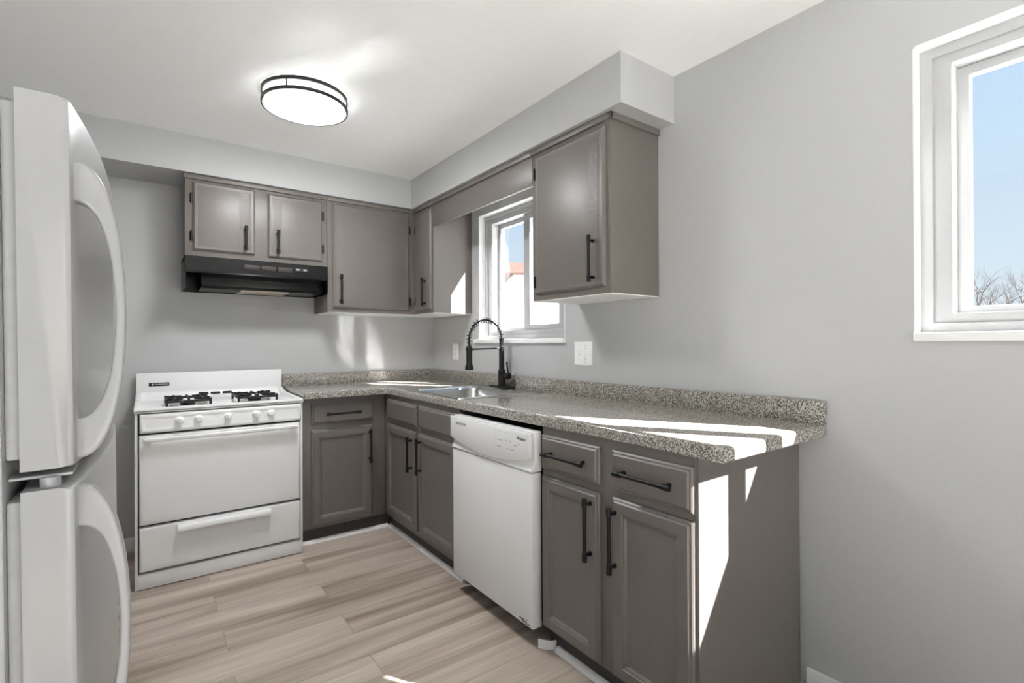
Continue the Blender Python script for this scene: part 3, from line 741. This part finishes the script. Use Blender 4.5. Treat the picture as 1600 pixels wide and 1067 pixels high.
# ------------------------------------------------------------------ refrigerator
FY0, FY1 = -2.961, -2.215
def px_x(u, y): # x where the view column u crosses the plane y (level with the eye)
    a = (u-800)/F_PX; d = _R*a+_F; return CAM.x+d.x*(y-CAM.y)/d.y
xb_, xf_ = px_x(27.5, FY0), px_x(115.5, FY0)
c = thing('refrigerator', 'white top-freezer refrigerator with curved door handles at the left edge', 'refrigerator', (xb_-.3, (FY0+FY1)/2, 0))
def kframe(z): return z
DIV, TOP = 1.083, 1.532
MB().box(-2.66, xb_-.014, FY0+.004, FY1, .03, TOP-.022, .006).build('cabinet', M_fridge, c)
def bowed_door(z0, z1, name):
    n = 20; P = [(xb_, FY0), (xf_-.006, FY0), (xf_-.002, FY0+.002), (xf_, FY0+.008)]
    for i in range(1, n): s = i/n; P.append((xf_+.020*4*s*(1-s), FY0+.008+(FY1-FY0-.016)*s))
    P += [(xf_, FY1-.008), (xf_-.006, FY1), (xb_, FY1)]
    b = MB(); b.prism(P, z0, z1, 'xy', bev=0.0)
    bmesh.ops.bevel(b.bm, geom=[e for e in b.bm.edges if abs(e.verts[0].co.z-e.verts[1].co.z) < 1e-6 and min(e.verts[0].co.x, e.verts[1].co.x) > xb_+.002], offset=.005, segments=3, profile=.5, affect='EDGES')
    return b.build(name, M_fridge, c, 40)
def gasket(parent, z0, z1):
    MB().box(xb_-.0145, xb_+.001, FY0+.012, FY1-.012, z0+.012, z1-.012, .004).build('gasket', M_gasket, parent)
def arc_handle(parent, z0, z1, out=.052):
    n = 28; O = []; I = []
    for i in range(n+1):
        a = PI*i/n; O.append((xf_-.002+out*math.sin(a)**.75, (z0+z1)/2+(z1-z0)/2*math.cos(a)))
    h2 = (z1-z0)/2-.050
    for i in range(n+1):
        a = PI*i/n; I.append((xf_-.002+(out-.011)*math.sin(a)**.75, (z0+z1)/2+h2*math.cos(a)))
    t = bmesh.new(); ya, yb = FY0+.014, FY0+.038
    def col(y): return [[t.verts.new((x, y, z)) for x, z in L] for L in (O, I)]
    A, B = col(ya), col(yb)
    for i in range(n):
        t.faces.new((A[0][i], A[0][i+1], A[1][i+1], A[1][i])); t.faces.new((B[0][i], B[0][i+1], B[1][i+1], B[1][i]))
        t.faces.new((A[0][i], A[0][i+1], B[0][i+1], B[0][i])); t.faces.new((A[1][i], A[1][i+1], B[1][i+1], B[1][i]))
    for i in (0, n): t.faces.new((A[0][i], A[1][i], B[1][i], B[0][i]))
    bmesh.ops.recalc_face_normals(t, faces=t.faces[:])
    t.edges.ensure_lookup_table(); run = set()
    for L in (A[0], A[1], B[0], B[1]):
        for p, q in zip(L, L[1:]):
            ed = t.edges.get((p, q))
            if ed: run.add(ed)
    bmesh.ops.bevel(t, geom=list(run), offset=.004, segments=3, profile=.5, affect='EDGES', clamp_overlap=True)
    b = MB(); b._take(t); b.build('handle', M_fridge, parent, 50)
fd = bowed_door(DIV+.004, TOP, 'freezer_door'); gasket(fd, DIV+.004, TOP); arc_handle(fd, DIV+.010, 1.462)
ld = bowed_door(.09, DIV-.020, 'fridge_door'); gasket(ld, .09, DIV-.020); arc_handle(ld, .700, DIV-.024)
b = MB(); b.box(xb_-.012, xb_+.045, FY0+.016, FY0+.075, DIV-.0085, DIV-.005, .001); b.cyl((xb_+.024, FY0+.020, DIV-.0205), (xb_+.024, FY0+.020, DIV-.008), .010, n=20); b.build('middle_hinge', M_fridge, c)
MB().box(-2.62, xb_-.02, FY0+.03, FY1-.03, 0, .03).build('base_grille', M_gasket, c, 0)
# the cabinet leans back a touch on its front feet
c.rotation_euler = (0, -.0105, 0); c.location.x += .0105*1.237

# ------------------------------------------------------------------ outside
struct(MB().box(-40, 90, -70, 70, -.55, -.45).build('ground', M_ground, smooth=0))
az = math.radians(36.2); fwd = Vector((math.sin(az), math.cos(az), 0)); rgt = Vector((math.cos(az), -math.sin(az), 0))
hc = Vector((CAM.x, CAM.y, 0))+fwd*16.0+rgt*4.7
c = thing('house', 'white sided neighbouring house with red-brown roof seen through the sink window', 'house', (hc.x, hc.y, -.45))
Mh = Matrix.Translation((hc.x, hc.y, 0)) @ Matrix.Rotation(-az+math.radians(7), 4, 'Z')
b = MB(); b.box(-5.2, 5.2, -4, 4, -.45, 2.86, M=Mh); b.build('walls', M_siding, c, 0)
b = MB(); V = [(-5.5, -4.3, 2.80), (5.5, -4.3, 2.80), (5.5, 4.3, 2.80), (-5.5, 4.3, 2.80), (-5.5, -4.3, 3.02), (5.5, -4.3, 3.02), (5.5, 4.3, 3.02), (-5.5, 4.3, 3.02), (-5.5, 0, 3.3), (5.5, 0, 3.3)]
b.raw([Mh @ Vector(v) for v in V], [[0, 1, 2, 3], [0, 1, 5, 4], [2, 3, 7, 6], [4, 5, 9, 8], [7, 6, 9, 8], [0, 4, 8, 7, 3], [1, 5, 9, 6, 2]]); b.build('roof', M_roof, c, 0)

def tree(x, y, h, seed, label):
    rnd = random.Random(seed); c = thing('bare_tree', label, 'tree', (x, y, -.45), 'leafless trees outside')
    trunk, br = MB(), MB()
    def grow(p, d, L, r, lvl, mb):
        pts = [p]; n = 4; dd = d.copy()
        for i in range(n):
            dd = (dd+Vector((rnd.uniform(-.16, .16), rnd.uniform(-.16, .16), rnd.uniform(-.02, .14)))).normalized()
            pts.append(pts[-1]+dd*L/n)
        mb.tube(pts, [r*(1-.45*i/n) for i in range(n+1)], 6 if lvl < 2 else 4)
        if lvl >= 5: return
        for i in range(3 if lvl < 4 else 2):
            k_ = rnd.choice((2, 3, 4)) if i else 4
            a = rnd.uniform(0, 2*PI); sp = rnd.uniform(.35, .75)
            s = dd.cross(Vector((math.cos(a), math.sin(a), .3))).normalized()
            grow(pts[k_], (dd*math.cos(sp)+s*math.sin(sp)).normalized(), L*rnd.uniform(.62, .80), r*.52, lvl+1, br)
    grow(Vector((x, y, -.45)), Vector((0, 0, 1)), h*.27, h*.020, 0, trunk)
    trunk.build('trunk', M_bark, c); br.build('branches', M_bark, c)
def at(u, dist):
    a = (u-800)/F_PX; d = (_R*a+_F); d.z = 0; d.normalize(); return CAM.x+d.x*dist, CAM.y+d.y*dist
x, y = at(1568, 40); tree(x, y, 7.6, 3, 'bare grey tree with spreading crown outside the right window')
x, y = at(1516, 62); tree(x, y, 9.4, 11, 'smaller bare tree at the left edge of the right window pane')
x, y = at(1612, 84); tree(x, y, 13, 23, 'bare tree cut off by the right edge of the photo')
